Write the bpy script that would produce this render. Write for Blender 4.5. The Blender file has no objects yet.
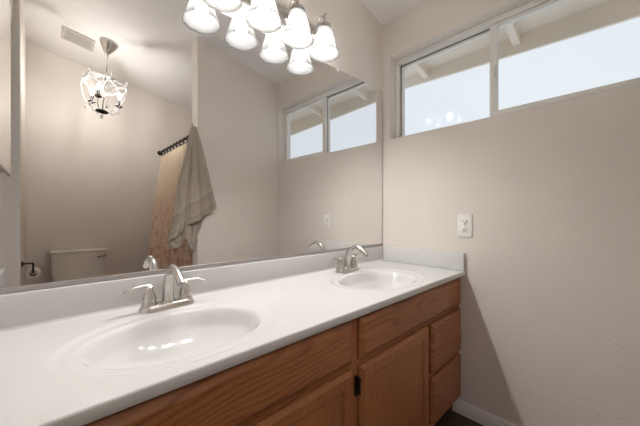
import bpy, bmesh, math, random
from mathutils import Vector, Matrix
random.seed(7)
S = bpy.context.scene
COL = S.collection

# ------------------------------------------------------------------ camera, world, exposure
cam_d = bpy.data.cameras.new('camera'); cam = bpy.data.objects.new('camera', cam_d); COL.objects.link(cam)
cam.location = (-1.5654, -1.0533, 1.035)
cam.rotation_euler = (math.radians(90), 0, math.radians(46.2343 - 90))
cam_d.sensor_width = 36.0
cam_d.lens = 284.8 / 640 * 36
cam_d.shift_y = 2.469 / 640
cam_d.clip_start = 0.01
S.camera = cam

W = bpy.data.worlds.new('world'); S.world = W; W.use_nodes = True
SKY_STRENGTH = 1.10
def build_world():
    nt = W.node_tree; nt.nodes.clear()
    out = nt.nodes.new('ShaderNodeOutputWorld'); bg = nt.nodes.new('ShaderNodeBackground')
    tc = nt.nodes.new('ShaderNodeTexCoord'); no = nt.nodes.new('ShaderNodeTexNoise'); cr = nt.nodes.new('ShaderNodeValToRGB')
    no.inputs['Scale'].default_value = 2.2; no.inputs['Detail'].default_value = 4
    cr.color_ramp.elements[0].position = 0.35; cr.color_ramp.elements[0].color = (0.76, 0.81, 0.88, 1)
    cr.color_ramp.elements[1].position = 0.65; cr.color_ramp.elements[1].color = (0.82, 0.86, 0.91, 1)
    nt.links.new(tc.outputs['Generated'], no.inputs['Vector']); nt.links.new(no.outputs['Fac'], cr.inputs['Fac'])
    nt.links.new(cr.outputs['Color'], bg.inputs['Color']); bg.inputs['Strength'].default_value = SKY_STRENGTH
    nt.links.new(bg.outputs['Background'], out.inputs['Surface'])
build_world()
VANITY_GLOW = 580.0        # bulbs of the vanity light
CHAND_GLOW = 420.0         # bulbs of the chandelier
S.view_settings.view_transform = 'Standard'
S.view_settings.look = 'None'
S.view_settings.gamma = 1.0
S.view_settings.use_curve_mapping = False
S.view_settings.exposure = 0.04
try:
    S.cycles.diffuse_bounces = 8; S.cycles.max_bounces = 16; S.cycles.glossy_bounces = 6
    S.cycles.transparent_max_bounces = 12
except Exception: pass

# ------------------------------------------------------------------ materials
OAK_LO, OAK_MID, OAK_HI = (0.160, 0.054, 0.019), (0.330, 0.124, 0.048), (0.405, 0.170, 0.070)
def new_mat(name):
    m = bpy.data.materials.new(name); m.use_nodes = True
    nt = m.node_tree
    return m, nt, nt.nodes['Principled BSDF']
def setp(b, color=None, rough=None, metal=None, spec=None, **kw):
    if color is not None: b.inputs['Base Color'].default_value = (*color, 1)
    if rough is not None: b.inputs['Roughness'].default_value = rough
    if metal is not None: b.inputs['Metallic'].default_value = metal
    if spec is not None: b.inputs['Specular IOR Level'].default_value = spec
    for k, v in kw.items(): b.inputs[k].default_value = v
def coords(nt, scale=(1, 1, 1), kind='Object'):
    tc = nt.nodes.new('ShaderNodeTexCoord'); mp = nt.nodes.new('ShaderNodeMapping')
    mp.inputs['Scale'].default_value = scale
    nt.links.new(tc.outputs[kind], mp.inputs['Vector'])
    return mp.outputs['Vector']
def noise(nt, vec, scale, detail=3, rough=0.5, dist=0.0):
    n = nt.nodes.new('ShaderNodeTexNoise')
    n.inputs['Scale'].default_value = scale; n.inputs['Detail'].default_value = detail
    n.inputs['Roughness'].default_value = rough; n.inputs['Distortion'].default_value = dist
    nt.links.new(vec, n.inputs['Vector']); return n
def ramp(nt, fac, stops):
    r = nt.nodes.new('ShaderNodeValToRGB'); e = r.color_ramp.elements
    while len(e) < len(stops): e.new(0.5)
    for k, (p, c) in enumerate(stops): e[k].position = p; e[k].color = (*c, 1)
    nt.links.new(fac, r.inputs['Fac']); return r.outputs['Color']
def bump(nt, b, h, strength, dist=0.01):
    bp = nt.nodes.new('ShaderNodeBump'); bp.inputs['Strength'].default_value = strength; bp.inputs['Distance'].default_value = dist
    nt.links.new(h, bp.inputs['Height']); nt.links.new(bp.outputs['Normal'], b.inputs['Normal'])
def simple(name, color, rough=0.5, metal=0.0, spec=0.5, var=0.0, vscale=8, bstr=0, bscale=200, **kw):
    m, nt, b = new_mat(name); setp(b, color, rough, metal, spec, **kw)
    v = coords(nt)
    n = noise(nt, v, vscale)
    lo = tuple(c * (1 - var) for c in color); hi = tuple(min(1, c * (1 + var)) for c in color)
    nt.links.new(ramp(nt, n.outputs['Fac'], [(0.35, lo), (0.65, hi)]), b.inputs['Base Color'])
    if bstr:
        n2 = noise(nt, v, bscale, 2); bump(nt, b, n2.outputs['Fac'], bstr, 0.004)
    return m
def oak(name, along, seedv=0.0, ringw=0.30):
    """open-grained oak: wavering growth lines (cathedral arcs) and short dark pores, both running along one axis"""
    m, nt, b = new_mat(name); setp(b, (0.28, 0.11, 0.05), 0.38, 0, 0.4)
    tc = nt.nodes.new('ShaderNodeTexCoord'); mp = nt.nodes.new('ShaderNodeMapping')
    if along == 'z': mp.inputs['Rotation'].default_value = (0, math.radians(90), 0)
    nt.links.new(tc.outputs['Object'], mp.inputs['Vector'])
    def stretch(sx, sy, sz):
        q = nt.nodes.new('ShaderNodeMapping'); q.inputs['Scale'].default_value = (sx, sy, sz); q.inputs['Location'].default_value = (seedv, seedv * .7, seedv * 1.3)
        nt.links.new(mp.outputs['Vector'], q.inputs['Vector']); return q.outputs['Vector']
    def math_(op, a, c):
        n = nt.nodes.new('ShaderNodeMath'); n.operation = op
        for k, v in enumerate((a, c)):
            if v is None: continue
            if isinstance(v, (int, float)): n.inputs[k].default_value = v
            else: nt.links.new(v, n.inputs[k])
        return n.outputs[0]
    sp = nt.nodes.new('ShaderNodeSeparateXYZ'); nt.links.new(mp.outputs['Vector'], sp.inputs[0])
    low = noise(nt, stretch(2.2, 3, 9), 1.0, 1.5, 0.45)
    ph = math_('ADD', math_('MULTIPLY', sp.outputs['Z'], 300.0), math_('MULTIPLY', low.outputs['Fac'], 62.0))
    ring = math_('POWER', math_('MULTIPLY', math_('ADD', math_('SINE', ph, None), 1.0), 0.5), 2.2)
    pores = noise(nt, stretch(14, 60, 420), 1.0, 3, 0.6)
    tone = noise(nt, stretch(1.5, 4, 10), 1.0, 2)
    f = math_('ADD', math_('MULTIPLY', ring, ringw), math_('ADD', math_('MULTIPLY', pores.outputs['Fac'], 0.55), math_('MULTIPLY', tone.outputs['Fac'], 0.35)))
    col = ramp(nt, f, [(0.30, OAK_HI), (0.55, OAK_MID), (0.85, OAK_LO)])
    nt.links.new(col, b.inputs['Base Color']); bump(nt, b, pores.outputs['Fac'], 0.10, 0.002)
    return m
def emission(name, color, strength):
    m = bpy.data.materials.new(name); m.use_nodes = True; nt = m.node_tree; nt.nodes.clear()
    o = nt.nodes.new('ShaderNodeOutputMaterial'); e = nt.nodes.new('ShaderNodeEmission')
    e.inputs['Color'].default_value = (*color, 1); e.inputs['Strength'].default_value = strength
    nt.links.new(e.outputs[0], o.inputs['Surface']); return m
def pane_glass(name):
    m = bpy.data.materials.new(name); m.use_nodes = True; nt = m.node_tree; nt.nodes.clear()
    o = nt.nodes.new('ShaderNodeOutputMaterial'); t = nt.nodes.new('ShaderNodeBsdfTransparent'); g = nt.nodes.new('ShaderNodeBsdfGlossy')
    lw = nt.nodes.new('ShaderNodeLayerWeight'); pw = nt.nodes.new('ShaderNodeMath'); pw.operation = 'POWER'; pw.inputs[1].default_value = 4.5
    lw.inputs['Blend'].default_value = 0.5; nt.links.new(lw.outputs['Facing'], pw.inputs[0])
    f = nt.nodes.new('ShaderNodeMath'); f.operation = 'MULTIPLY_ADD'; f.inputs[1].default_value = 0.5; f.inputs[2].default_value = 0.02; nt.links.new(pw.outputs[0], f.inputs[0]); mx = nt.nodes.new('ShaderNodeMixShader')
    t.inputs['Color'].default_value = (0.95, 0.96, 0.96, 1); g.inputs['Roughness'].default_value = 0.02
    nt.links.new(f.outputs[0], mx.inputs[0]); nt.links.new(t.outputs[0], mx.inputs[1]); nt.links.new(g.outputs[0], mx.inputs[2])
    nt.links.new(mx.outputs[0], o.inputs['Surface']); return m
def frosted(name, glow=0.040, clear=0.28):
    """lightly frosted opal glass: mostly lets the bulb's light through, and scatters a little of it so the shade itself glows"""
    m = bpy.data.materials.new(name); m.use_nodes = True; nt = m.node_tree; nt.nodes.clear()
    def N(t): return nt.nodes.new(t)
    o = N('ShaderNodeOutputMaterial'); tl = N('ShaderNodeBsdfTranslucent'); d = N('ShaderNodeBsdfDiffuse'); tp = N('ShaderNodeBsdfTransparent'); g = N('ShaderNodeBsdfGlossy')
    tl.inputs['Color'].default_value = (glow, glow * .99, glow * .97, 1); d.inputs['Color'].default_value = (glow, glow * .99, glow * .97, 1)
    tp.inputs['Color'].default_value = (0.97, 0.97, 0.96, 1); g.inputs['Roughness'].default_value = 0.2; g.inputs['Color'].default_value = (.5, .5, .5, 1)
    a = N('ShaderNodeAddShader'); nt.links.new(tl.outputs[0], a.inputs[0]); nt.links.new(d.outputs[0], a.inputs[1])
    b = N('ShaderNodeMixShader'); b.inputs[0].default_value = clear; nt.links.new(a.outputs[0], b.inputs[1]); nt.links.new(tp.outputs[0], b.inputs[2])
    c = N('ShaderNodeMixShader'); c.inputs[0].default_value = 0.02; nt.links.new(b.outputs[0], c.inputs[1]); nt.links.new(g.outputs[0], c.inputs[2])
    nt.links.new(c.outputs[0], o.inputs['Surface']); return m

WALL = (0.712, 0.658, 0.608)
M = {}
M['wall'] = simple('wall_paint', WALL, 0.8, 0, 0.25, 0.015, 3, 0.35, 120)
M['ceiling'] = simple('ceiling_paint', (0.80, 0.785, 0.77), 0.85, 0, 0.2, 0.01, 3, 0.3, 80)
M['floor'] = None
M['white_trim'] = simple('white_trim_paint', (0.75, 0.73, 0.71), 0.4, 0, 0.4, 0.01)
M['frame'] = simple('window_vinyl', (0.74, 0.73, 0.70), 0.4, 0, 0.4, 0.02)
M['track'] = simple('window_track_dark', (0.10, 0.095, 0.09), 0.5)
M['marble'] = simple('cultured_marble', (0.63, 0.625, 0.615), 0.12, 0, 0.2, 0.01, 4)
M['nickel'] = simple('brushed_nickel', (0.62, 0.60, 0.57), 0.27, 1.0, 0.5, 0.06, 30)
M['chrome'] = simple('chrome', (0.75, 0.75, 0.75), 0.12, 1.0, 0.5, 0.02)
M['dark_metal'] = simple('dark_bronze', (0.03, 0.025, 0.022), 0.4, 0.7)
M['porcelain'] = simple('porcelain', (0.66, 0.62, 0.58), 0.18, 0, 0.5, 0.01)
M['plastic'] = simple('white_plastic', (0.78, 0.77, 0.74), 0.35, 0, 0.4, 0.01)
M['slot'] = simple('dark_slot', (0.03, 0.03, 0.03), 0.6)
M['channel'] = simple('mirror_channel', (0.42, 0.39, 0.39), 0.35, 0.6)
M['mirror_edge'] = simple('mirror_edge', (0.16, 0.11, 0.08), 0.4)
M['outdoor_beige'] = simple('eave_paint', (0.78, 0.71, 0.62), 0.8, 0, 0.2, 0.03, 5)
M['paper'] = simple('tissue_paper', (0.80, 0.77, 0.73), 0.9, 0, 0.1, 0.01)
M['grille'] = simple('vent_enamel', (0.52, 0.48, 0.44), 0.5, 0, 0.3, 0.02)
M['crystal'] = None
M['dark_nickel'] = simple('dark_nickel', (0.20, 0.185, 0.17), 0.35, 0.8)
M['carpet'] = simple('beige_carpet', (0.50, 0.44, 0.38), 0.95, 0, 0.1, 0.05, 60)
m, nt, b = new_mat('mirror_silver'); setp(b, (0.86, 0.86, 0.85), 0.0, 1.0)
fr_ = noise(nt, coords(nt), 1.0); nt.links.new(ramp(nt, fr_.outputs['Fac'], [(0.3, (0.855, 0.855, 0.85)), (0.7, (0.865, 0.865, 0.86))]), b.inputs['Base Color'])
M['mirror'] = m
M['glass'] = pane_glass('window_pane_glass')
M['frosted'] = frosted('frosted_shade_glass')
M['bulb'] = emission('warm_bulb', (1.0, 0.98, 0.955), VANITY_GLOW)
M['candle_bulb'] = emission('candle_bulb', (1.0, 0.975, 0.94), CHAND_GLOW)
M['oak_h'] = oak('oak_grain_along', 'x', 3.1, 0.24)
M['oak_v'] = oak('oak_grain_upright', 'z', 7.7, 0.10)
def floor_mat():
    m, nt, b = new_mat('dark_wood_plank'); setp(b, rough=0.5)
    br = nt.nodes.new('ShaderNodeTexBrick'); v = coords(nt, (1, 1, 1))
    br.inputs['Color1'].default_value = (0.058, 0.034, 0.022, 1); br.inputs['Color2'].default_value = (0.075, 0.046, 0.030, 1)
    br.inputs['Mortar'].default_value = (0.02, 0.013, 0.009, 1); br.inputs['Scale'].default_value = 1.0
    br.inputs['Brick Width'].default_value = 1.2; br.inputs['Row Height'].default_value = 0.15; br.inputs['Mortar Size'].default_value = 0.002
    nt.links.new(v, br.inputs['Vector'])
    n = noise(nt, coords(nt, (3, 40, 1)), 2.0, 4)
    mx = nt.nodes.new('ShaderNodeMix'); mx.data_type = 'RGBA'; mx.blend_type = 'MULTIPLY'; mx.inputs[0].default_value = 0.6
    nt.links.new(br.outputs['Color'], mx.inputs[6]); nt.links.new(ramp(nt, n.outputs['Fac'], [(0.3, (0.6, 0.6, 0.6)), (0.7, (1.2, 1.2, 1.2))]), mx.inputs[7])
    nt.links.new(mx.outputs[2], b.inputs['Base Color']); return m
M['floor'] = floor_mat()
def crystal_mat():
    m, nt, b = new_mat('clear_crystal'); setp(b, (0.93, 0.93, 0.93), 0.03, 0, 0.8); b.inputs['Transmission Weight'].default_value = 0.2
    b.inputs['IOR'].default_value = 1.5
    n = noise(nt, coords(nt), 20); nt.links.new(ramp(nt, n.outputs['Fac'], [(0.3, (0.9, 0.9, 0.9)), (0.7, (0.96, 0.96, 0.95))]), b.inputs['Base Color'])
    return m
M['crystal'] = crystal_mat()
def towel_mat():
    m, nt, b = new_mat('grey_terry'); setp(b, rough=0.95, spec=0.1)
    tc = nt.nodes.new('ShaderNodeTexCoord'); sp = nt.nodes.new('ShaderNodeSeparateXYZ'); nt.links.new(tc.outputs['UV'], sp.inputs[0])
    base = ramp(nt, sp.outputs['Y'], [(0.0, (0.42, 0.36, 0.305)), (0.74, (0.42, 0.36, 0.305)), (0.76, (0.48, 0.42, 0.365)), (0.79, (0.35, 0.295, 0.25)), (0.93, (0.42, 0.36, 0.305)), (0.94, (0.30, 0.25, 0.21)), (0.96, (0.40, 0.345, 0.29))])
    n = noise(nt, coords(nt), 260, 3)
    mx = nt.nodes.new('ShaderNodeMix'); mx.data_type = 'RGBA'; mx.blend_type = 'MULTIPLY'; mx.inputs[0].default_value = 0.5
    nt.links.new(base, mx.inputs[6]); nt.links.new(ramp(nt, n.outputs['Fac'], [(0.3, (0.75, 0.75, 0.75)), (0.7, (1.1, 1.1, 1.1))]), mx.inputs[7])
    nt.links.new(mx.outputs[2], b.inputs['Base Color']); bump(nt, b, n.outputs['Fac'], 0.6, 0.004); return m
M['towel'] = towel_mat()
def curtain_mat():
    m, nt, b = new_mat('printed_curtain_fabric'); setp(b, rough=0.85, spec=0.15)
    v = coords(nt)
    sp = nt.nodes.new('ShaderNodeSeparateXYZ'); nt.links.new(v, sp.inputs[0])
    g = nt.nodes.new('ShaderNodeMapRange'); g.inputs['From Min'].default_value = 0.75; g.inputs['From Max'].default_value = 1.45
    g.inputs['To Min'].default_value = 1.0; g.inputs['To Max'].default_value = 0.0; nt.links.new(sp.outputs['Z'], g.inputs['Value'])
    fl = ramp(nt, noise(nt, v, 8, 4, 0.55, 1.6).outputs['Fac'], [(0.36, (0.52, 0.34, 0.25)), (0.48, (0.70, 0.48, 0.36)), (0.58, (0.78, 0.66, 0.53)), (0.70, (0.62, 0.42, 0.31))])
    top = ramp(nt, noise(nt, coords(nt, (1, 6, 1)), 5, 3).outputs['Fac'], [(0.3, (0.60, 0.49, 0.37)), (0.7, (0.66, 0.55, 0.43))])
    mx = nt.nodes.new('ShaderNodeMix'); mx.data_type = 'RGBA'
    nt.links.new(g.outputs['Result'], mx.inputs[0]); nt.links.new(top, mx.inputs[6]); nt.links.new(fl, mx.inputs[7])
    nt.links.new(mx.outputs[2], b.inputs['Base Color']); return m
M['curtain'] = curtain_mat()

# ------------------------------------------------------------------ mesh helpers
class MB:
    """collects shapes, in world coordinates, into one mesh object"""
    def __init__(s): s.bm = bmesh.new(); s.mats = []
    def mi(s, m):
        m = M[m] if isinstance(m, str) else m
        if m not in s.mats: s.mats.append(m)
        return s.mats.index(m)
    def _fin(s, faces, m, smooth=False):
        i = s.mi(m)
        for f in faces: f.material_index = i; f.smooth = smooth
    def box(s, x0, x1, y0, y1, z0, z1, m, bev=0.0, seg=2):
        t = bmesh.new(); bmesh.ops.create_cube(t, size=1)
        for v in t.verts: v.co = Vector(((x0 + x1) / 2 + v.co.x * (x1 - x0), (y0 + y1) / 2 + v.co.y * (y1 - y0), (z0 + z1) / 2 + v.co.z * (z1 - z0)))
        if bev: bmesh.ops.bevel(t, geom=list(t.edges), offset=bev, segments=seg, affect='EDGES', profile=0.6)
        s._merge(t, m, bev > 0)
        return s
    def _merge(s, t, m, smooth=False, mat=None):
        bmesh.ops.recalc_face_normals(t, faces=list(t.faces))
        vm = {}
        for v in t.verts: vm[v] = s.bm.verts.new(mat @ v.co if mat else v.co)
        fs = []
        for f in t.faces:
            try: fs.append(s.bm.faces.new([vm[v] for v in f.verts]))
            except ValueError: pass
        s._fin(fs, m, smooth); t.free()
    def prism(s, poly, axis, a, b, m):
        """polygon extruded along axis ('x','y','z'); poly points are the two other coordinates in order"""
        def P(u, v, w): return {'x': (w, u, v), 'y': (u, w, v), 'z': (u, v, w)}[axis]
        t = bmesh.new()
        A = [t.verts.new(P(u, v, a)) for u, v in poly]; B = [t.verts.new(P(u, v, b)) for u, v in poly]
        t.faces.new(A); t.faces.new(B)
        n = len(poly)
        for i in range(n): t.faces.new((A[i], A[(i + 1) % n], B[(i + 1) % n], B[i]))
        s._merge(t, m); return s
    def lathe(s, prof, m, n=24, at=(0, 0, 0), mat=None, caps=True, sx=1, sy=1):
        t = bmesh.new(); rings = []
        for r, z in prof:
            rings.append([t.verts.new((at[0] + sx * r * math.cos(2 * math.pi * k / n), at[1] + sy * r * math.sin(2 * math.pi * k / n), at[2] + z)) for k in range(n)])
        for a, b in zip(rings, rings[1:]):
            for k in range(n): t.faces.new((a[k], a[(k + 1) % n], b[(k + 1) % n], b[k]))
        if caps:
            t.faces.new(rings[0]); t.faces.new(rings[-1])
        s._merge(t, m, True, mat); return s
    def tube(s, pts, r, m, n=12, flat=1.0, up=(0, 0, 1), caps=True):
        """tube along points; r one radius or one per point; flat squashes it along the frame normal"""
        pts = [Vector(p) for p in pts]; N = len(pts)
        rs = r if isinstance(r, (list, tuple)) else [r] * N
        fl = flat if isinstance(flat, (list, tuple)) else [flat] * N
        t = bmesh.new(); rings = []; up = Vector(up)
        for i, p in enumerate(pts):
            d = (pts[min(i + 1, N - 1)] - pts[max(i - 1, 0)]).normalized()
            u_ = up if abs(d.dot(up)) < 0.95 else Vector((0, 1, 0))
            side = d.cross(u_).normalized(); nn = side.cross(d).normalized()
            rings.append([t.verts.new(p + side * (rs[i] * math.cos(2 * math.pi * k / n)) + nn * (rs[i] * fl[i] * math.sin(2 * math.pi * k / n))) for k in range(n)])
        for a, b in zip(rings, rings[1:]):
            for k in range(n): t.faces.new((a[k], a[(k + 1) % n], b[(k + 1) % n], b[k]))
        if caps: t.faces.new(rings[0]); t.faces.new(rings[-1])
        s._merge(t, m, True); return s
    def grid(s, pts, m, smooth=True, closed=False):
        vs = [[s.bm.verts.new(p) for p in row] for row in pts]; fs = []
        for a, b in zip(vs, vs[1:]):
            for k in range(len(a) - 1): fs.append(s.bm.faces.new((a[k], a[k + 1], b[k + 1], b[k])))
        s._fin(fs, m, smooth); return s
    def bead(s, p, r, m, zs=1.0):
        t = bmesh.new(); bmesh.ops.create_icosphere(t, subdivisions=1, radius=r)
        for v in t.verts: v.co = Vector((v.co.x + p[0], v.co.y + p[1], v.co.z * zs + p[2]))
        s._merge(t, m, False); return s
    def ball(s, p, r, m, n=16, k=10, zs=1.0):
        t = bmesh.new(); bmesh.ops.create_uvsphere(t, u_segments=n, v_segments=k, radius=r)
        for v in t.verts: v.co = Vector((v.co.x + p[0], v.co.y + p[1], v.co.z * zs + p[2]))
        s._merge(t, m, True); return s
    def build(s, name, parent=None, local=False, autosmooth=None):
        me = bpy.data.meshes.new(name); s.bm.to_mesh(me); s.bm.free()
        for m_ in s.mats: me.materials.append(m_)
        if autosmooth:
            try: me.set_sharp_from_angle(angle=math.radians(autosmooth))
            except Exception: pass
        o = bpy.data.objects.new(name, me); COL.objects.link(o)
        if parent is not None:
            o.parent = parent
            if not local:
                w = Vector((0, 0, 0)); p = parent
                while p is not None: w = w + p.location; p = p.parent
                me.transform(Matrix.Translation(-w))
        return o
def tag(o, label=None, cat=None, group=None, kind=None):
    if label: o['label'] = label
    if cat: o['category'] = cat
    if group: o['group'] = group
    if kind: o['kind'] = kind
    return o
def thing(name, loc, label, cat, group=None):
    o = bpy.data.objects.new(name, None); COL.objects.link(o); o.location = loc; o.empty_display_size = 0.05
    return tag(o, label, cat, group)
def struct(o, label=None, cat=None):
    o['kind'] = 'structure'
    if label: o['label'] = label
    if cat: o['category'] = cat
    return o
def copy_tree(o, parent=None):
    c = o.copy(); COL.objects.link(c); c.parent = parent
    for ch in list(o.children): copy_tree(ch, c)
    return c
def spline(pts, n):
    """Catmull-Rom through points, n samples per span"""
    P = [Vector(p) for p in pts]; P = [P[0] * 2 - P[1]] + P + [P[-1] * 2 - P[-2]]; out = []
    for i in range(1, len(P) - 2):
        for k in range(n):
            t = k / n
            out.append(0.5 * ((2 * P[i]) + (-P[i - 1] + P[i + 1]) * t + (2 * P[i - 1] - 5 * P[i] + 4 * P[i + 1] - P[i + 2]) * t * t + (-P[i - 1] + 3 * P[i] - 3 * P[i + 1] + P[i + 2]) * t ** 3))
    out.append(P[-2]); return out
def lerp_list(a, n):
    """resample a list of numbers to n values"""
    o = []
    for i in range(n):
        t = i / (n - 1) * (len(a) - 1); k = min(int(t), len(a) - 2); o.append(a[k] + (a[k + 1] - a[k]) * (t - k))
    return o

# ------------------------------------------------------------------ the room
SL = 0.184; HC = 2.265
XL = -1.697; YB = -2.586; YP0, YP1 = -1.172, -1.281; XE = -0.738; XS = -1.672
def ceil_z(x): return HC - SL * x
# window opening in the right wall
WY0, WY1, WZ0, WZ1 = -1.153, -0.058, 1.516, 2.036
WT = 0.14

struct(MB().box(XL - .14, WT, YB - .14, .14, -.06, 0, 'floor').build('floor'), 'dark brown wood look plank floor', 'floor')
struct(MB().prism([(XL - .14, ceil_z(XL - .14)), (WT, ceil_z(WT)), (WT, ceil_z(WT) + .03), (XL - .14, ceil_z(XL - .14) + .03)], 'y', YB - .14, .14, 'ceiling').build('ceiling'),
       'sloped off white textured ceiling rising away from the window wall', 'ceiling')
def wall_y(name, x0, x1, y0, y1, label):
    return struct(MB().prism([(x0, 0), (x1, 0), (x1, ceil_z(x1)), (x0, ceil_z(x0))], 'y', y0, y1, 'wall').build(name), label, 'wall')
wall_y('wall_mirror', XL, 0, 0, .14, 'beige wall carrying the vanity mirror and light')
wall_y('wall_partition', XE, 0, YP1, YP0, 'short partition wall seen in the mirror between vanity and shower')
wall_y('wall_stub', XL - .14, XS, YP1, YP0, 'narrow wall end at the left of the opening seen in the mirror')
wall_y('wall_back', XL, 0, YB - .14, YB, 'beige wall behind the toilet seen in the mirror')
YD = -.612; XO = XL - .14
wl = MB()
wl.box(XO, XL, YD, .14, 0, ceil_z(XL), 'wall'); wl.box(XO, XL, YB - .14, YP1, 0, ceil_z(XL), 'wall'); wl.box(XO, XL, YP1, YD, 2.05, ceil_z(XL), 'wall')
struct(wl.build('wall_left'), 'beige left wall with the medicine cabinet and the entry opening', 'wall')
# unseen bedroom beyond the entry opening; its big window is added for daylight fill
BX0, BY0, BY1, BZ = -4.0, -2.3, .5, 2.45
struct(MB().box(BX0 - .1, XO, BY0 - .1, BY1 + .1, -.06, 0, 'carpet').build('floor_bedroom'), 'beige bedroom carpet beyond the entry opening', 'floor')
struct(MB().box(BX0 - .1, XO, BY0 - .1, BY1 + .1, BZ, BZ + .05, 'ceiling').build('ceiling_bedroom'), 'white bedroom ceiling beyond the entry opening', 'ceiling')
struct(MB().box(BX0, XO, BY1, BY1 + .1, 0, BZ, 'wall').build('wall_bedroom_right'), 'bedroom wall beyond the entry opening', 'wall')
struct(MB().box(BX0, XO, BY0 - .1, BY0, 0, BZ, 'wall').build('wall_bedroom_left'), 'bedroom wall to the left beyond the entry opening', 'wall')
bw = MB(); bw.box(BX0 - .1, BX0, BY0 - .1, -2.1, 0, BZ, 'wall'); bw.box(BX0 - .1, BX0, .3, BY1 + .1, 0, BZ, 'wall'); bw.box(BX0 - .1, BX0, -2.1, .3, 2.15, BZ, 'wall'); bw.box(BX0 - .1, BX0, -2.1, .3, 0, .25, 'wall')
struct(bw.build('wall_bedroom_back'), 'bedroom wall with a large window added for daylight fill, beyond the entry opening', 'wall')
w2 = thing('window_fill', (BX0, -.9, .25), 'large unseen bedroom window added for daylight fill, beyond the entry opening', 'window'); w2['kind'] = 'structure'
f2 = MB()
for a in ((-2.1, .3, .25, .30), (-2.1, .3, 2.10, 2.15), (-2.1, -2.05, .30, 2.10), (.25, .3, .30, 2.10), (-.93, -.87, .30, 2.10)): f2.box(BX0 - .07, BX0 - .03, a[0], a[1], a[2], a[3], 'frame', .002)
f2.build('window_frame', w2)
for a, b_ in ((-2.05, -.93), (-.87, .25)): MB().box(BX0 - .052, BX0 - .048, a, b_, .30, 2.10, 'glass').build('pane', w2)
wr = MB()
wr.box(0, WT, YB - .14, .14, 0, WZ0, 'wall')
for a, b_ in ((YB - .14, WY0), (WY1, .14)): wr.box(0, WT, a, b_, WZ0, WZ1, 'wall')
wr.prism([(0, WZ1), (WT, WZ1), (WT, ceil_z(WT)), (0, ceil_z(0))], 'y', YB - .14, .14, 'wall')
bmesh.ops.remove_doubles(wr.bm, verts=list(wr.bm.verts), dist=1e-5)
struct(wr.build('wall_right'), 'beige textured wall with the high window and the outlet', 'wall')

# window
def window():
    root = thing('window_1', (0.08, (WY0 + WY1) / 2, WZ0), 'wide low sliding window of two panes high in the beige right wall', 'window'); root['kind'] = 'structure'
    x0, x1 = 0.066, 0.130; fw = 0.026
    f = MB()
    f.box(x0, x1, WY0, WY1, WZ0, WZ0 + .022, 'frame', .002); f.box(x0, x1, WY0, WY1, WZ1 - .030, WZ1, 'frame', .002)
    f.box(x0, x1, WY0, WY0 + .012, WZ0 + .022, WZ1 - .030, 'frame', .002); f.box(x0, x1, WY1 - .020, WY1, WZ0 + .022, WZ1 - .030, 'frame', .002)
    f.build('window_frame', root)
    ym = -0.612
    # fixed pane next to the mirror wall: dark gasket, slim bead, glass
    g = MB(); y0, y1 = ym, WY1 - .020; za, zb = WZ0 + .022, WZ1 - .030
    xg = .094
    g.box(xg, xg + .02, y0, y1, zb - .006, zb, 'track'); g.box(xg, xg + .02, y1 - .006, y1, za, zb, 'track'); g.box(xg, xg + .02, y0, y0 + .010, za, zb, 'track')
    g.build('gasket', root)
    bd = MB()
    bd.box(xg + .002, xg + .024, y0 + .010, y1 - .006, zb - .018, zb - .006, 'frame', .001); bd.box(xg + .002, xg + .024, y1 - .018, y1 - .006, za, zb - .006, 'frame', .001)
    bd.box(xg + .002, xg + .024, y0 + .010, y0 + .018, za, zb - .006, 'frame', .001); bd.box(xg + .002, xg + .024, y0 + .010, y1 - .006, za, za + .010, 'frame', .001)
    bd.build('glazing_bead', root)
    MB().box(xg + .012, xg + .016, y0 + .012, y1 - .010, za + .004, zb - .010, 'glass').build('pane', root)
    # sliding sash farther from the mirror wall
    y0, y1 = WY0 + .012, ym + .010
    s_ = MB(); xs0, xs1 = .070, .092
    s_.box(xs0, xs1, y0, y1, zb - .020, zb - .002, 'frame', .002); s_.box(xs0, xs1, y0, y1, za + .001, za + .026, 'frame', .002)
    s_.box(xs0, xs1, y0, y0 + .019, za + .026, zb - .020, 'frame', .002); s_.box(xs0, xs1, y1 - .034, y1, za + .026, zb - .020, 'frame', .002)
    sash = s_.build('sash', root)
    MB().box(.079, .083, y0 + .015, y1 - .03, za + .02, zb - .015, 'glass').build('pane', sash)
    l = MB(); l.box(.060, .0705, y1 - .026, y1 - .010, 1.735, 1.795, 'frame', .003); l.build('latch', sash)
    MB().box(.074, .094, y0, y1, zb - .003, zb + .001, 'track').build('track', root)
window()

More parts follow.
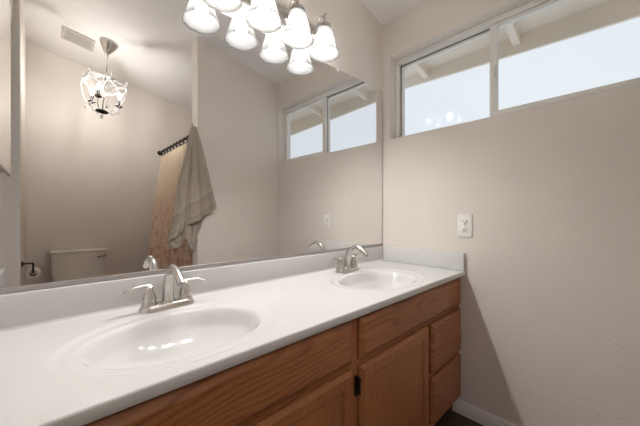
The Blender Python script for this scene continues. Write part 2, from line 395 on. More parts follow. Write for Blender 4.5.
# eave outside the window
def eave():
    dz = 0.040; X0, X1 = WT, 0.62
    def dk(x): return HC + dz - SL * x
    struct(MB().prism([(X0, dk(X0)), (X1 + .02, dk(X1 + .02)), (X1 + .02, dk(X1 + .02) + .02), (X0, dk(X0) + .02)], 'y', -3.4, 1.4, 'outdoor_beige').build('trim_1'),
           'beige boards of the roof overhang outside the window', 'eave')
    fb = MB(); t = bmesh.new()
    def zb(y): return 2.088 + 0.042 * (y + .4)
    vs = []
    for y in (-3.4, 1.4):
        for x in (X1, X1 + .02): vs += [t.verts.new((x, y, zb(y))), t.verts.new((x, y, dk(x)))]
    a, b_, c, d, e, f, g, h = vs
    for q in ((a, b_, d, c), (e, f, h, g), (a, b_, f, e), (c, d, h, g), (a, c, g, e), (b_, d, h, f)): t.faces.new(q)
    fb._merge(t, 'outdoor_beige')
    struct(fb.build('trim_2'), 'beige fascia board along the edge of the roof overhang', 'fascia')
    for k, y in enumerate((0.61, 0.0, -0.605, -1.21, -1.82)):
        r = MB(); hgt = .062
        r.prism([(X0, dk(X0)), (X1, dk(X1)), (X1, dk(X1) - hgt), (X0, dk(X0) - hgt)], 'y', y - .02, y + .02, 'outdoor_beige')
        struct(r.build('trim_%d' % (3 + k)), 'beige rafter under the roof overhang outside the window', 'rafter')['group'] = 'rafters of the roof overhang'
eave()

# baseboards
def baseboard(name, p0, p1, inward, label):
    """profiled board along p0-p1 (xy), thickness towards inward"""
    prof = [(0, 0), (.013, 0), (.013, .040), (.010, .048), (.0095, .056), (.005, .063), (.003, .068), (0, .068)]
    P0, P1, I = Vector((*p0, 0)), Vector((*p1, 0)), Vector((*inward, 0))
    t = bmesh.new(); A = [t.verts.new(P0 + I * d + Vector((0, 0, z))) for d, z in prof]; B = [t.verts.new(P1 + I * d + Vector((0, 0, z))) for d, z in prof]
    t.faces.new(A); t.faces.new(B); n = len(prof)
    for i in range(n): t.faces.new((A[i], A[(i + 1) % n], B[(i + 1) % n], B[i]))
    m_ = MB(); m_._merge(t, 'white_trim'); struct(m_.build(name), label, 'baseboard')
baseboard('baseboard_right', (0, -.430), (0, YP0), (-1, 0), 'white moulded baseboard along the beige right wall')
baseboard('baseboard_partition', (-.013, YP0), (XE, YP0), (0, 1), 'white baseboard along the partition wall')
baseboard('baseboard_back', (XL + .013, YB), (-.80, YB), (0, 1), 'white baseboard behind the toilet')
baseboard('baseboard_left', (XL, YP1), (XL, YB), (1, 0), 'white baseboard along the left wall by the toilet')

# ------------------------------------------------------------------ vanity cabinet
VX0, VX1 = XL + .002, -.002
YF = -.493        # door and drawer faces
YC = -.475        # face frame
CT = .749; CB = .724
def routed_front(name, x0, x1, z0, z1, mat, parent, edge=.016):
    """slab front with a routed (stepped and sloped) edge"""
    t = bmesh.new()
    def ring(i, y): return [t.verts.new(p) for p in ((x0 + i, y, z0 + i), (x1 - i, y, z0 + i), (x1 - i, y, z1 - i), (x0 + i, y, z1 - i))]
    R = [ring(0, YC - .0005), ring(0, YF + .010), ring(.004, YF + .0075), ring(edge, YF + .001), ring(edge + .002, YF)]
    for a, b_ in zip(R, R[1:]):
        for k in range(4): t.faces.new((a[k], a[(k + 1) % 4], b_[(k + 1) % 4], b_[k]))
    t.faces.new(R[0]); t.faces.new(R[-1])
    m_ = MB(); m_._merge(t, mat); return m_.build(name, parent)
def panel_door(x0, x1, z0, z1, parent, hinge_right):
    """framed door: stiles, rails and a recessed flat panel"""
    sw = .048
    d = MB(); t = bmesh.new()
    def ring(i, y, j=None):
        return [t.verts.new(p) for p in ((x0 + i, y, z0 + i), (x1 - i, y, z0 + i), (x1 - i, y, z1 - i), (x0 + i, y, z1 - i))]
    R = [ring(0, YC - .0005), ring(0, YF + .010), ring(.004, YF + .007), ring(.012, YF), ring(sw - .006, YF), ring(sw - .002, YF + .003), ring(sw, YF + .0075)]
    for a, b_ in zip(R, R[1:]):
        for k in range(4): t.faces.new((a[k], a[(k + 1) % 4], b_[(k + 1) % 4], b_[k]))
    t.faces.new(R[0])
    d._merge(t, 'oak_v'); door = d.build('door', parent)
    MB().box(x0 + sw - .001, x1 - sw + .001, YF + .0074, YF + .012, z0 + sw - .001, z1 - sw + .001, 'oak_v').build('panel', door)
    xh = x1 if hinge_right else x0; s_ = 1 if hinge_right else -1
    for zc in (z1 - .060, z0 + .060):
        h = MB()
        h.tube([(xh + s_ * .004, YF + .006, zc - .026), (xh + s_ * .004, YF + .006, zc + .026)], .0045, 'dark_metal', 8)
        h.box(min(xh + s_ * .003, xh + s_ * .018), max(xh + s_ * .003, xh + s_ * .018), YC - .004, YC - .0008, zc - .032, zc + .032, 'dark_metal', .001)
        tag(h.build('hinge', door), 'black hinge')
    return door
def vanity():
    root = thing('vanity_cabinet', (-.85, -.24, 0), 'brown oak vanity cabinet with doors and drawers under the white double sink top', 'cabinet')
    c = MB()
    c.box(VX0, VX1, -.010, -.004, .09, CB - .001, 'oak_v'); c.box(VX0, VX0 + .016, -.450, -.010, .0, CB - .001, 'oak_v'); c.box(VX1 - .016, VX1, -.450, -.010, .0, CB - .001, 'oak_v')
    c.box(VX0 + .016, VX1 - .016, -.450, -.010, .09, .106, 'oak_v')
    c.build('carcass', root)
    MB().box(VX0 + .016, VX1 - .016, -.428, -.412, 0, .09, 'oak_h').build('toe_kick', root)
    f = MB()    # face frame
    f.box(VX0, VX1, YC + .001, -.4560, CB - .050, CB - .001, 'oak_h'); f.box(VX0, VX1, YC + .001, -.4560, .082, .110, 'oak_h'); f.box(VX0 + .02, VX1 - .02, YC + .001, -.4560, .530, .590, 'oak_h'); f.box(VX0 + .02, VX1 - .02, YC + .001, -.4560, .304, .338, 'oak_h')
    for x0, x1 in ((VX0, VX0 + .03), (VX1 - .03, VX1), (-.900, -.832), (-.388, -.330), (-1.402, -1.345)): f.box(x0, x1, YC, -.4555, .1, CB - .040, 'oak_v')
    f.build('face_frame', root)
    routed_front('false_drawer_front', -.846, -.003, .573, .706, 'oak_h', root)
    routed_front('false_drawer_front', -1.685, -.882, .575, .708, 'oak_h', root)
    panel_door(-.845, -.372, .092, .553, root, False)
    panel_door(-1.355, -.882, .092, .557, root, False)
    routed_front('drawer', -.341, -.003, .332, .551, 'oak_h', root)
    routed_front('drawer', -.341, -.003, .092, .310, 'oak_h', root)
    routed_front('drawer', -1.685, -1.389, .332, .551, 'oak_h', root)
    routed_front('drawer', -1.685, -1.389, .092, .310, 'oak_h', root)
vanity()

# ------------------------------------------------------------------ counter with two integral bowls
BOWLS = ((-1.315, -.294), (-.470, -.294))
def top_z(x, y):
    z = CT
    for cx, cy in BOWLS:
        e = math.hypot((x - cx) / .253, (y - cy) / .192)      # shallow outer rim
        if e < 1.0:
            t = min(1, (1 - e) / .085); z -= .0038 * t * t * (3 - 2 * t)
        q = math.hypot((x - cx) / .206, (y - cy) / .151)      # the bowl
        if q < 1.06:
            t = min(1.0, max(0.0, (1.06 - q) / 1.06))
            lip = min(1, t / .22); lip = lip * lip * (3 - 2 * lip)
            z -= .006 * lip + .085 * (1 - (1 - t) ** 2.6) * lip
    return z
def counter():
    root = thing('sink_counter', (-.85, -.26, CB), 'long white cultured marble vanity top with two moulded oval sinks', 'counter')
    x0, x1, y0, y1 = XL + .001, -.001, -.510, -.001
    nx, ny = 420, 150
    xs = [x0 + (x1 - x0) * i / nx for i in range(nx + 1)]; ys = [y0 + .004 + (y1 - y0 - .004) * j / ny for j in range(ny + 1)]
    m_ = MB()
    m_.grid([[(x, y, top_z(x, y)) for x in xs] for y in ys], 'marble')
    # rounded front edge, underside
    edge = [(y0 + .004, CT), (y0 + .0012, CT - .0012), (y0, CT - .004), (y0, CB + .003), (y0 + .003, CB), (-.47, CB)]
    m_.grid([[(x, y, z) for x in (x0, x1)] for y, z in edge][::-1], 'marble')
    m_.prism([(y0 + .004, CB), (y0, CB + .003), (y0, CT - .004), (y0 + .004, CT), (-.47, CT), (-.47, CB)], 'x', x1 - .0001, x1, 'marble')
    o = m_.build('countertop', root)
    bs = MB().box(x0, x1, -.020, y1, CT + .0003, .841, 'marble', .003)
    # coved joint between splash and deck
    bs.prism([(-.0195, CT + .0003), (-.030, CT + .0003), (-.0265, CT + .0015), (-.0225, CT + .004), (-.0205, CT + .0085), (-.0195, CT + .012)], 'x', x0 + .02, x1 - .02, 'marble')
    tag(bs.build('backsplash'), 'long white backsplash strip under the big mirror', 'backsplash')
    for a, b_, lb in ((x1 - .020, x1, 'white side splash on the counter against the beige window wall'), (x0, x0 + .022, 'white side splash at the left wall, its end seen in the mirror')):
        tag(MB().box(a, b_, -.508, -.0205, CT + .0003, .841, 'marble', .003).build('side_splash'), lb, 'side splash')
    for cx, cy in BOWLS:
        d = MB(); z = top_z(cx, cy)
        d.lathe([(.031, z + .001), (.030, z + .0045), (.024, z + .005), (.022, z + .0035)], 'chrome', 24, (cx, cy, 0))
        d.lathe([(.021, z + .0036), (.020, z + .0075), (.010, z + .0095), (.001, z + .0098)], 'chrome', 24, (cx, cy, 0))
        tag(d.build('drain', root), 'chrome drain')
counter()

# ------------------------------------------------------------------ faucets
def faucet():
    root = thing('faucet', (0, 0, 0), 'brushed nickel faucet at the near left sink', 'faucet', 'faucets on the vanity top')
    def stadium(hx, hy, z, n=10):
        r = hy; out = []
        for k in range(n + 1): a = -math.pi / 2 + math.pi * k / n; out.append((hx - r + r * math.cos(a), r * math.sin(a), z))
        for k in range(n + 1): a = math.pi / 2 + math.pi * k / n; out.append((-hx + r + r * math.cos(a), r * math.sin(a), z))
        return out
    t = bmesh.new(); R = []
    for hx, hy, z in ((.079, .027, 0), (.079, .027, .004), (.0755, .0245, .012), (.073, .0225, .0165), (.071, .0205, .018)):
        R.append([t.verts.new(p) for p in stadium(hx, hy, z)])
    n = len(R[0])
    for a, b_ in zip(R, R[1:]):
        for k in range(n): t.faces.new((a[k], a[(k + 1) % n], b_[(k + 1) % n], b_[k]))
    t.faces.new(R[0]); t.faces.new(R[-1])
    m_ = MB(); m_._merge(t, 'nickel', True); m_.build('base_plate', root, True, 40)
    pts = spline([(0, 0, .016), (0, -.001, .044), (0, -.007, .084), (0, -.023, .114), (0, -.050, .128), (0, -.079, .123), (0, -.106, .108), (0, -.125, .093)], 5)
    rad = lerp_list([.0190, .0162, .0142, .0130, .0120, .0114, .0110, .0106], len(pts))
    sp = MB().tube(pts, rad, 'nickel', 20); sp.lathe([(.0225, .016), (.022, .021), (.0195, .024)], 'nickel', 24); s_ = sp.build('spout', root, True, 50)
    MB().lathe([(.0082, 0), (.0082, .0048)], 'channel', 16, mat=Matrix.Translation((0, -.1250, .0925)) @ Matrix.Rotation(math.radians(-45), 4, 'X') @ Matrix.Translation((0, 0, -.0045))).build('aerator', s_, True)
    for sgn in (-1, 1):
        h = MB(); cx = sgn * .051
        h.lathe([(.0215, .016), (.0215, .021), (.0185, .025), (.0190, .032), (.0175, .042), (.0120, .058), (.0095, .065), (.0115, .071), (.0085, .0755), (.001, .0775)], 'nickel', 24, (cx, 0, 0))
        hd = h.build('handle', root, True, 50)
        pl = spline([(cx - sgn * .006, .002, .0725), (cx + sgn * .012, 0, .0755), (cx + sgn * .032, -.004, .0770), (cx + sgn * .050, -.008, .0730), (cx + sgn * .064, -.011, .0660)], 5)
        MB().tube(pl, lerp_list([.0075, .0070, .0062, .0072, .0088], len(pl)), 'nickel', 12, lerp_list([.9, .8, .6, .5, .42], len(pl))).build('lever', hd, True)
    lr = MB().tube([(0, .0195, .016), (0, .0195, .055)], .0028, 'nickel', 8); lr.ball((0, .0195, .058), .0055, 'nickel', 12, 8); lr.build('lift_rod', root, True)
    return root
fa = faucet(); fa.location = (-1.293, -.082, CT)
fb_ = copy_tree(fa); fb_.location = (-.448, -.090, CT); fb_['label'] = 'brushed nickel faucet at the far right sink beside the beige wall'

# ------------------------------------------------------------------ wall mirror
def wall_mirror():
    xa, xb = XL + .004, -.008
    def zt(x): return 1.838 + .025 * x
    root = thing('wall_mirror', (-.85, -.003, .842), 'large frameless mirror above the white backsplash', 'mirror')
    t = bmesh.new(); f_, bk = -.006, -.0008
    A = [t.verts.new((x, f_, z)) for x, z in ((xa, .843), (xb, .843), (xb, zt(xb)), (xa, zt(xa)))]
    B = [t.verts.new((x, bk, z)) for x, z in ((xa, .843), (xb, .843), (xb, zt(xb)), (xa, zt(xa)))]
    t.faces.new(B); 
    for i in range(4): t.faces.new((A[i], A[(i + 1) % 4], B[(i + 1) % 4], B[i]))
    m_ = MB(); m_._merge(t, 'mirror_edge'); m_.build('mirror_backing', root)
    g = MB(); g.grid([[(xa, f_ - .0002, .843), (xb, f_ - .0002, .843)], [(xa, f_ - .0002, zt(xa)), (xb, f_ - .0002, zt(xb))]], 'mirror', False)
    g.build('mirror_glass', root)
    c = MB().box(xa, xb, -.0095, -.0066, .8425, .856, 'channel', .001); tag(c.build('bottom_channel', root), 'grey metal channel')
    for x in (-.43, -1.30):
        k = MB().box(x - .009, x + .009, -.0095, -.0064, zt(x) - .012, zt(x) - .001, 'plastic', .001); k.box(x - .009, x + .009, -.0095, -.0008, zt(x) + .0005, zt(x) + .004, 'plastic', .001)
        tag(k.build('clip', root), 'clear plastic clip')
wall_mirror()

# ------------------------------------------------------------------ vanity light
LX = (-1.1245, -.9516, -.7815, -.6187); LZ = 1.795; LE = .095
def vanity_light():
    root = thing('vanity_light', (-.87, -.012, 1.92), 'four light brushed nickel bar with frosted bell shades above the mirror', 'wall light')
    MB().box(-1.215, -.535, -.024, -.0005, 1.872, 1.968, 'nickel', .006).build('back_plate', root)
    for x in LX:
        pts = spline([(x, -.022, 1.920), (x, -.040, 1.955), (x, -.066, 1.982), (x, -.088, 1.978), (x, -LE, 1.958), (x, -LE, 1.940)], 5)
        a = MB().tube(pts, .0065, 'nickel', 10); a.lathe([(.020, 0), (.019, .004), (.010, .009), (.007, .012)], 'nickel', 20, mat=Matrix.Translation((x, -.024, 1.920)) @ Matrix.Rotation(math.radians(90), 4, 'X'))
        a.ball((x, -LE - .004, 1.984), .007, 'nickel', 10, 8)
        a.build('arm', root)
        c = MB().lathe([(.008, 1.948), (.016, 1.944), (.030, 1.932), (.034, 1.918), (.0335, 1.912)], 'nickel', 24, (x, -LE, 0)); c.build('shade_holder', root)
        prof = [(.030, LZ + .136), (.035, LZ + .118), (.0435, LZ + .084), (.053, LZ + .048), (.0625, LZ + .018), (.069, LZ + .004), (.0715, LZ)]
        inner = [(r - .003, z) for r, z in prof][::-1]
        sh = MB().lathe(prof + inner, 'frosted', 32, (x, -LE, 0), caps=False); tag(sh.build('lamp_shade', root), 'frosted glass bell shade')
        b = MB().ball((x, -LE, LZ + .056), .023, 'bulb', 14, 10, 1.15); bo = b.build('bulb', root)
        MB().lathe([(.013, LZ + .077), (.013, LZ + .118)], 'plastic', 14, (x, -LE, 0)).build('socket', root)
vanity_light()

# ------------------------------------------------------------------ outlet
def outlet():
    yc, zc = -.507, .9825
    root = thing('wall_outlet', (0, yc, zc), 'white duplex outlet on the beige wall above the side splash', 'outlet')
    MB().box(-.006, -.0002, yc - .0355, yc + .0355, zc - .0585, zc + .0585, 'plastic', .002).build('cover_plate', root)
    for s_ in (1, -1):
        z = zc + s_ * .0195
        r = MB(); n = 20
        r.lathe([(.0168, 0), (.0168, .0022), (.016, .0028)], 'plastic', n, mat=Matrix.Translation((-.0058, yc, z)) @ Matrix.Rotation(math.radians(-90), 4, 'Y'), sx=.86)
        ro = r.build('receptacle', root)
        k = MB()
        k.box(-.0094, -.0084, yc + .0055, yc + .0078, z + .000, z + .009, 'slot'); k.box(-.0094, -.0084, yc - .0078, yc - .0055, z + .001, z + .008, 'slot')
        k.lathe([(.0026, 0), (.0026, .001)], 'slot', 10, mat=Matrix.Translation((-.0084, yc, z - .0065)) @ Matrix.Rotation(math.radians(-90), 4, 'Y'))
        tag(k.build('slots', ro), 'dark slots')
    MB().lathe([(.0028, 0), (.002, .0012)], 'nickel', 10, mat=Matrix.Translation((-.0058, yc, zc)) @ Matrix.Rotation(math.radians(-90), 4, 'Y')).build('screw', root)
outlet()

# ------------------------------------------------------------------ medicine cabinet on the left wall
def medicine_cabinet():
    y0, y1, z0, z1, xf = -.600, -.200, 1.187, 1.850, -1.6685
    root = thing('medicine_cabinet', (XL, -.40, z0), 'mirrored medicine cabinet on the left wall, seen at the edge of the big mirror', 'cabinet')
    MB().box(XL + .0005, xf - .0085, y0 + .012, y1 - .012, z0 + .012, z1 - .012, 'channel').build('body', root)
    do = MB().box(xf - .008, xf, y0, y1, z0, z1, 'channel', .002).build('door', root)
    g = MB(); f = [g.bm.verts.new((xf + .0003, y, z)) for y, z in ((y0 + .006, z0 + .006), (y1 - .006, z0 + .006), (y1 - .006, z1 - .006), (y0 + .006, z1 - .006))]; g._fin([g.bm.faces.new(f)], 'mirror'); g.build('mirror_glass', do)
medicine_cabinet()

# ------------------------------------------------------------------ toilet seen in the mirror
def toilet():
    cx = -1.345; root = thing('toilet', (cx, -2.3, 0), 'white toilet against the back wall, its tank seen in the mirror', 'toilet')
    yb, yf = YB + .012, -2.385
    t = bmesh.new(); R = []
    for z, k in ((.37, .90), (.40, .93), (.55, .97), (.685, 1.0)):
        R.append([t.verts.new((cx + sx * .195 * k, (yf + (1 - k) * .05) if fy else yb, z)) for sx, fy in ((-1, 0), (1, 0), (1, 1), (-1, 1))])
    for a, b_ in zip(R, R[1:]):
        for k in range(4): t.faces.new((a[k], a[(k + 1) % 4], b_[(k + 1) % 4], b_[k]))
    t.faces.new(R[0]); t.faces.new(R[-1])
    bmesh.ops.bevel(t, geom=[e for e in t.edges if abs(e.verts[0].co.z - e.verts[1].co.z) > .01], offset=.02, segments=4, affect='EDGES')
    m_ = MB(); m_._merge(t, 'porcelain', True); m_.build('tank', root, False, 40)
    MB().box(cx - .205, cx + .205, yb, yf - .012, .686, .716, 'porcelain', .010, 3).build('tank_lid', root)
    h = MB().lathe([(.012, 0), (.012, .010), (.008, .014)], 'dark_nickel', 14, mat=Matrix.Translation((cx + .184, yf, .650)) @ Matrix.Rotation(math.radians(90), 4, 'X'))
    h.tube([(cx + .190, yf + .016, .650), (cx + .155, yf + .020, .648), (cx + .122, yf + .018, .643)], [.007, .006, .008], 'dark_nickel', 10, .7)
    tag(h.build('flush_lever', root), 'dark metal flush lever')
    b = MB()
    def ring(a, fb, bb, z, n=28):
        out = []
        for k in range(n):
            th = 2 * math.pi * k / n; c, s_ = math.cos(th), math.sin(th)
            out.append((cx + a * s_, -2.20 + (fb if c > 0 else bb) * c, z))
        return out
    rings = [ring(.105, .20, .14, 0), ring(.10, .19, .14, .10), ring(.11, .21, .15, .20), ring(.165, .29, .17, .33), ring(.182, .31, .18, .375), ring(.172, .30, .17, .378), ring(.13, .24, .12, .37), ring(.10, .17, .09, .27), ring(.05, .08, .05, .22)]
    b.grid([[*r, r[0]] for r in rings], 'porcelain'); b.build('bowl', root)
    s_ = MB(); s_.grid([[*r, r[0]] for r in (ring(.18, .31, .165, .380), ring(.186, .318, .168, .386), ring(.186, .318, .168, .402), ring(.17, .30, .15, .408), ring(.01, .02, .01, .410))], 'porcelain'); s_.build('seat_lid', root)
toilet()

# toilet paper holder and roll
def tp():
    y, z = -1.845, .695; xa = -1.638
    h = thing('toilet_paper_holder', (XL, y, z), 'dark metal toilet paper arm on the left wall near the toilet, seen in the mirror', 'paper holder')
    f = MB().lathe([(.022, 0), (.022, .005), (.012, .010)], 'dark_metal', 16, mat=Matrix.Translation((XL + .0005, y, z)) @ Matrix.Rotation(math.radians(90), 4, 'Y')); f.build('flange', h)
    MB().tube([(XL + .008, y, z), (xa, y, z)], .006, 'dark_metal', 10).build('post', h)
    MB().tube(spline([(xa, y, z), (xa, y + .004, z - .02), (xa, y + .006, z - .05), (xa, y + .004, z - .066), (xa, y - .01, z - .07), (xa, y - .10, z - .07)], 4), .006, 'dark_metal', 10).build('bar', h)
    r = thing('toilet_paper_roll', (xa, y - .05, z - .085), 'white toilet paper roll on the dark holder by the toilet, seen in the mirror', 'toilet paper')
    R = Matrix.Translation((xa, y - .102, z - .0785)) @ Matrix.Rotation(math.radians(-90), 4, 'X')
    MB().lathe([(.0185, .0), (.036, .0), (.037, .002), (.037, .095), (.036, .097), (.0185, .097), (.0185, 0)], 'paper', 28, mat=R, caps=False).build('paper', r)
    t = MB().lathe([(.0182, -.001), (.0182, .098), (.0172, .098), (.0172, -.001)], simple('cardboard', (.22, .15, .09), .9), 20, mat=R, caps=False); tag(t.build('cardboard_tube', r), 'brown cardboard tube')
tp()

# ------------------------------------------------------------------ shower rod and curtain
RX, RZ = -.634, 1.750
def shower():
    rod = thing('curtain_rod', (RX, -1.92, RZ), 'dark shower curtain rod between the partition and the back wall, seen in the mirror', 'curtain rod')
    MB().tube([(RX, YP1 - .002, RZ), (RX, YB + .002, RZ)], .010, 'dark_metal', 12).build('pole', rod)
    for y, d in ((YP1, -1), (YB, 1)):
        MB().lathe([(.026, .001), (.026, .006), (.014, .014)], 'dark_metal', 16, mat=Matrix.Translation((RX, y, RZ)) @ Matrix.Rotation(math.radians(90 * -d), 4, 'X')).build('flange', rod)
    cur = thing('shower_curtain', (RX, -1.92, 0), 'cream and peach floral shower curtain behind the towel, seen in the mirror', 'curtain')
    y0, y1 = -1.31, -2.50; nf = 15; rows = []
    for j in range(25):
        s_ = j / 24; z = 1.700 - s_ * 1.53; row = []
        for i in range(nf * 10 + 1):
            t = i / (nf * 10); amp = .012 + .020 * min(1, s_ * 3)
            ph = 2 * math.pi * nf * t + .5 * math.sin(5 * t + 2 * s_)
            yy = y0 + (y1 - y0) * t
            x = RX - .155 * s_ ** 1.15 * (.75 + .25 * t) + amp * math.sin(ph) + .008 * math.sin(9 * t + 3 * s_)
            row.append((x, yy + .006 * math.cos(ph), z))
        rows.append(row)
    c = MB().grid(rows, 'curtain'); co = c.build('cloth', cur)
    md = co.modifiers.new('thick', 'SOLIDIFY'); md.thickness = .0015
    for k in range(12):
        y = y0 + (y1 - y0) * (k + .5) / 12
        r = MB(); n = 14; pts = [(RX + .004 * math.cos(a), y + .004 * math.sin(a * 1.0), RZ - .014 + .030 * math.sin(a)) for a in ()]
        pts = [(RX + .019 * math.cos(2 * math.pi * q / n), y + .007 * math.cos(2 * math.pi * q / n), RZ - .012 + .026 * math.sin(2 * math.pi * q / n)) for q in range(n + 1)]
        r.tube(pts, .0035, 'dark_metal', 6); r.ball((RX - .012, y, RZ - .036), .010, 'dark_metal', 8, 6)
        tag(r.build('ring', cur), 'dark curtain ring')
shower()

# ------------------------------------------------------------------ towel on a hook
def towel():
    hx, hy, hz = -.757, YP0 + .004, 1.690
    k = thing('towel_hook', (XE, hy, hz), 'small metal hook on the partition edge holding the towel, seen in the mirror', 'hook')
    p = MB().box(XE - .006, XE - .0005, YP0 - .046, YP0 - .006, hz - .02, hz + .03, 'nickel', .002); p.build('plate', k)
    b = MB().tube(spline([(XE - .005, YP0 - .026, hz + .004), (XE - .030, YP0 - .018, hz - .006), (XE - .040, YP0 - .002, hz + .004), (XE - .040, YP0 + .004, hz + .026)], 4), .004, 'nickel', 8); b.ball((XE - .040, YP0 + .004, hz + .030), .007, 'nickel', 10, 8); b.build('prong', k)
    # hems traced as (x, z) of the hanging cloth, gathered at the hook
    front = [(-.618, 1.092), (-.664, 1.054), (-.716, 1.014), (-.768, .984), (-.820, .962), (-.870, .920), (-.915, .872), (-.962, .838)]
    back = [(-.668, 1.070), (-.704, .990), (-.742, .905), (-.770, .770), (-.800, .790), (-.834, .862), (-.872, .800), (-.912, .792), (-.950, .850)]
    root = thing('bath_towel', (hx, hy + .04, .77), 'grey striped bath towel draped from the hook at the partition edge, seen in the mirror', 'towel')
    m_ = MB(); uv = m_.bm.loops.layers.uv.new('UVMap')
    def layer(hem, base, n, amp, phase):
        N = 60; hx_ = lerp_list([p[0] for p in hem], N); hz_ = lerp_list([p[1] for p in hem], N)
        hp = spline([(p[0], 0, p[1]) for p in hem], 8); hp = [hp[min(len(hp) - 1, round(i / (N - 1) * (len(hp) - 1)))] for i in range(N)]
        J = 40; rows = []
        for j in range(J + 1):
            s_ = j / J; row = []
            for i in range(N):
                t = i / (N - 1)
                tx = XE - .040 + .026 * (.5 - t) * 1.2; tz = hz + .012 - .02 * abs(t - .45)
                g = s_ ** .92
                bow = .020 * math.sin(math.pi * s_) * (t - .5) * 2
                x = tx + (hp[i].x - tx) * g - bow * .0 + (.012 * math.sin(3.1 * math.pi * s_) if t > .75 else 0) * s_
                z = tz + (hp[i].z - tz) * s_
                fold = amp * (.25 + .75 * s_) * min(1, s_ * 5) * (math.sin(2 * math.pi * n * t + phase + .9 * s_) + .45 * math.sin(2 * math.pi * n * 2.3 * t + 1.7 * phase))
                y = YP0 + base + .006 * s_ + fold
                row.append((x, y, z))
            rows.append(row)
        vs = [[m_.bm.verts.new(p) for p in row] for row in rows]; i_ = m_.mi('towel')
        for j in range(J):
            for i in range(N - 1):
                f = m_.bm.faces.new((vs[j][i], vs[j][i + 1], vs[j + 1][i + 1], vs[j + 1][i])); f.material_index = i_; f.smooth = True
                for lp, (a, b2) in zip(f.loops, ((i, j), (i + 1, j), (i + 1, j + 1), (i, j + 1))): lp[uv].uv = (a / (N - 1), b2 / J)
    layer(front, .036, 2.6, .016, .4)
    layer(back, .014, 3.2, .007, 2.0)
    o = m_.build('cloth', root)
    md = o.modifiers.new('thick', 'SOLIDIFY'); md.thickness = .005
towel()

# ------------------------------------------------------------------ ceiling vent and chandelier over the toilet area
TILT = math.atan(SL)
def vent():
    cx, cy = -1.375, -2.09; root = thing('ceiling_vent', (cx, cy, ceil_z(cx)), 'square white louvred vent on the sloped ceiling, seen in the mirror', 'vent')
    root.rotation_euler = (0, TILT, 0)
    h = .105
    f = MB()
    for a in ((-h, h, -h, -h + .022), (-h, h, h - .022, h), (-h, -h + .022, -h + .022, h - .022), (h - .022, h, -h + .022, h - .022)): f.box(a[0], a[1], a[2], a[3], -.010, -.001, 'grille', .002)
    f.build('frame', root, True)
    MB().box(-h + .02, h - .02, -h + .02, h - .02, -.0025, -.001, 'slot').build('duct_opening', root, True)
    for k in range(9):
        y = -.076 + k * .019
        s_ = MB(); t = bmesh.new(); bmesh.ops.create_cube(t, size=1)
        s_._merge(t, 'grille', False, Matrix.Translation((0, y, -.007)) @ Matrix.Rotation(math.radians(35), 4, 'X') @ Matrix.Diagonal((.166, .0075, .0012, 1)))
        s_.build('slat', root, True)
vent()
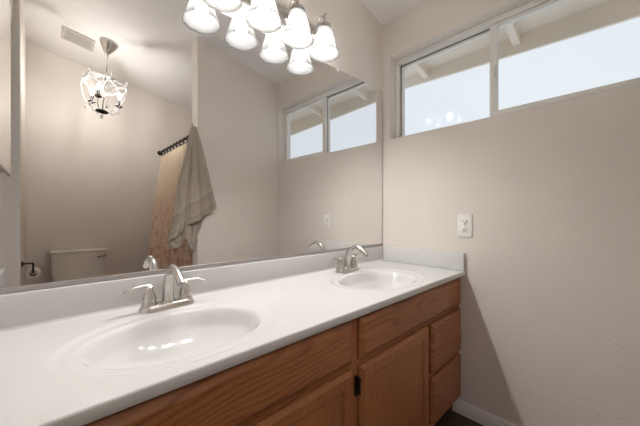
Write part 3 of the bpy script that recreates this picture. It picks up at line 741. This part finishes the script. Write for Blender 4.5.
def chandelier():
    cx, cy = -1.190, -1.905
    root = thing('chandelier', (cx, cy, ceil_z(cx)), 'small crystal bead chandelier with lit candle bulbs on the ceiling, seen in the mirror', 'chandelier')
    root.rotation_euler = (0, TILT * .45, 0)
    MB().lathe([(.066, -.001), (.067, -.006), (.062, -.018), (.048, -.048), (.030, -.080), (.014, -.104), (.007, -.112)], 'nickel', 28, mat=Matrix.Rotation(TILT * .55, 4, 'Y')).build('canopy', root, True)
    zt, zb = -.275, -.590
    MB().tube([(0, 0, -.09), (0, 0, zt - .02)], .0045, 'chrome', 8).build('hanging_rod', root, True)
    c = MB().tube([(0, 0, zt - .02), (0, 0, zb)], .007, 'chrome', 10)
    c.lathe([(.006, zt + .01), (.016, zt), (.020, zt - .012), (.008, zt - .03)], 'chrome', 14); c.build('stem', root, True)
    MB().lathe([(.006, zb + .012), (.040, zb + .006), (.046, zb - .002), (.040, zb - .010), (.012, zb - .016), (.001, zb - .022)], 'dark_metal', 20).build('base_dish', root, True)
    def P(a, r, z): return Vector((r * math.cos(a), r * math.sin(a), z - .045))
    tips = []
    for k in range(6):
        a = 2 * math.pi * k / 6 + .35; tip = P(a, .155, -.300); tips.append((a, tip))
        w = MB().tube(spline([P(a, .004, -.335), P(a, .06, -.310), P(a, .115, -.278), P(a, .145, -.283), tip], 4), .0028, 'chrome', 6)
        w.build('upper_arm', root, True)
    def strand(pts, r=.0068, step=.0135, name='crystal_strand'):
        m_ = MB(); L = 0; last = None
        for p in pts:
            if last is None or (p - last).length >= step: m_.bead(p, r, 'crystal'); last = p
        m_.build(name, root, True)
    for k in range(6):
        a, t0 = tips[k]; a2, t1 = tips[(k + 1) % 6]
        strand([t0.lerp(t1, u / 30) + Vector((0, 0, -.050 * math.sin(math.pi * u / 30))) for u in range(31)])
        strand(spline([t0, P(a, .150, -.390), P(a, .115, -.480), P(a, .050, -.530)], 14))
        strand(spline([P(a, .008, -.250), P(a, .07, -.268), t0], 12), .0055, .0125)
        strand(spline([t0, P(a + .3, .10, -.345), P(a + .5, .02, -.400)], 14), .0055, .0125)
        for dp, dr_ in ((t0 + Vector((0, 0, -.018)), .011), (P(a, .11, -.530), .011), (P(a, .152, -.268), .009)): MB().bead(dp, dr_, 'crystal', 1.6).build('crystal_drop', root, True)
    for k in range(3):
        a = 2 * math.pi * k / 3 - .12
        arm = MB().tube(spline([P(a, .006, -.520), P(a, .05, -.545), P(a, .095, -.530), P(a, .110, -.490), P(a, .110, -.465)], 5), .0045, 'chrome', 8); ao = arm.build('candle_arm', root, True)
        q = P(a, .110, 0)
        MB().lathe([(.005, -.478), (.026, -.466), (.028, -.461), (.012, -.463), (.010, -.46), (.010, -.405), (.001, -.404)], 'dark_metal', 16, (q.x, q.y, -.045)).build('candle_cup', ao, True)
        MB().lathe([(.006, -.404), (.0115, -.394), (.013, -.380), (.010, -.364), (.004, -.350), (.001, -.344)], 'candle_bulb', 12, (q.x, q.y, -.045)).build('candle_bulb', ao, True)
    dr = MB(); dr.bead((0, 0, zb - .045), .015, 'crystal', 1.3); dr.build('crystal_drop', root, True)
chandelier()
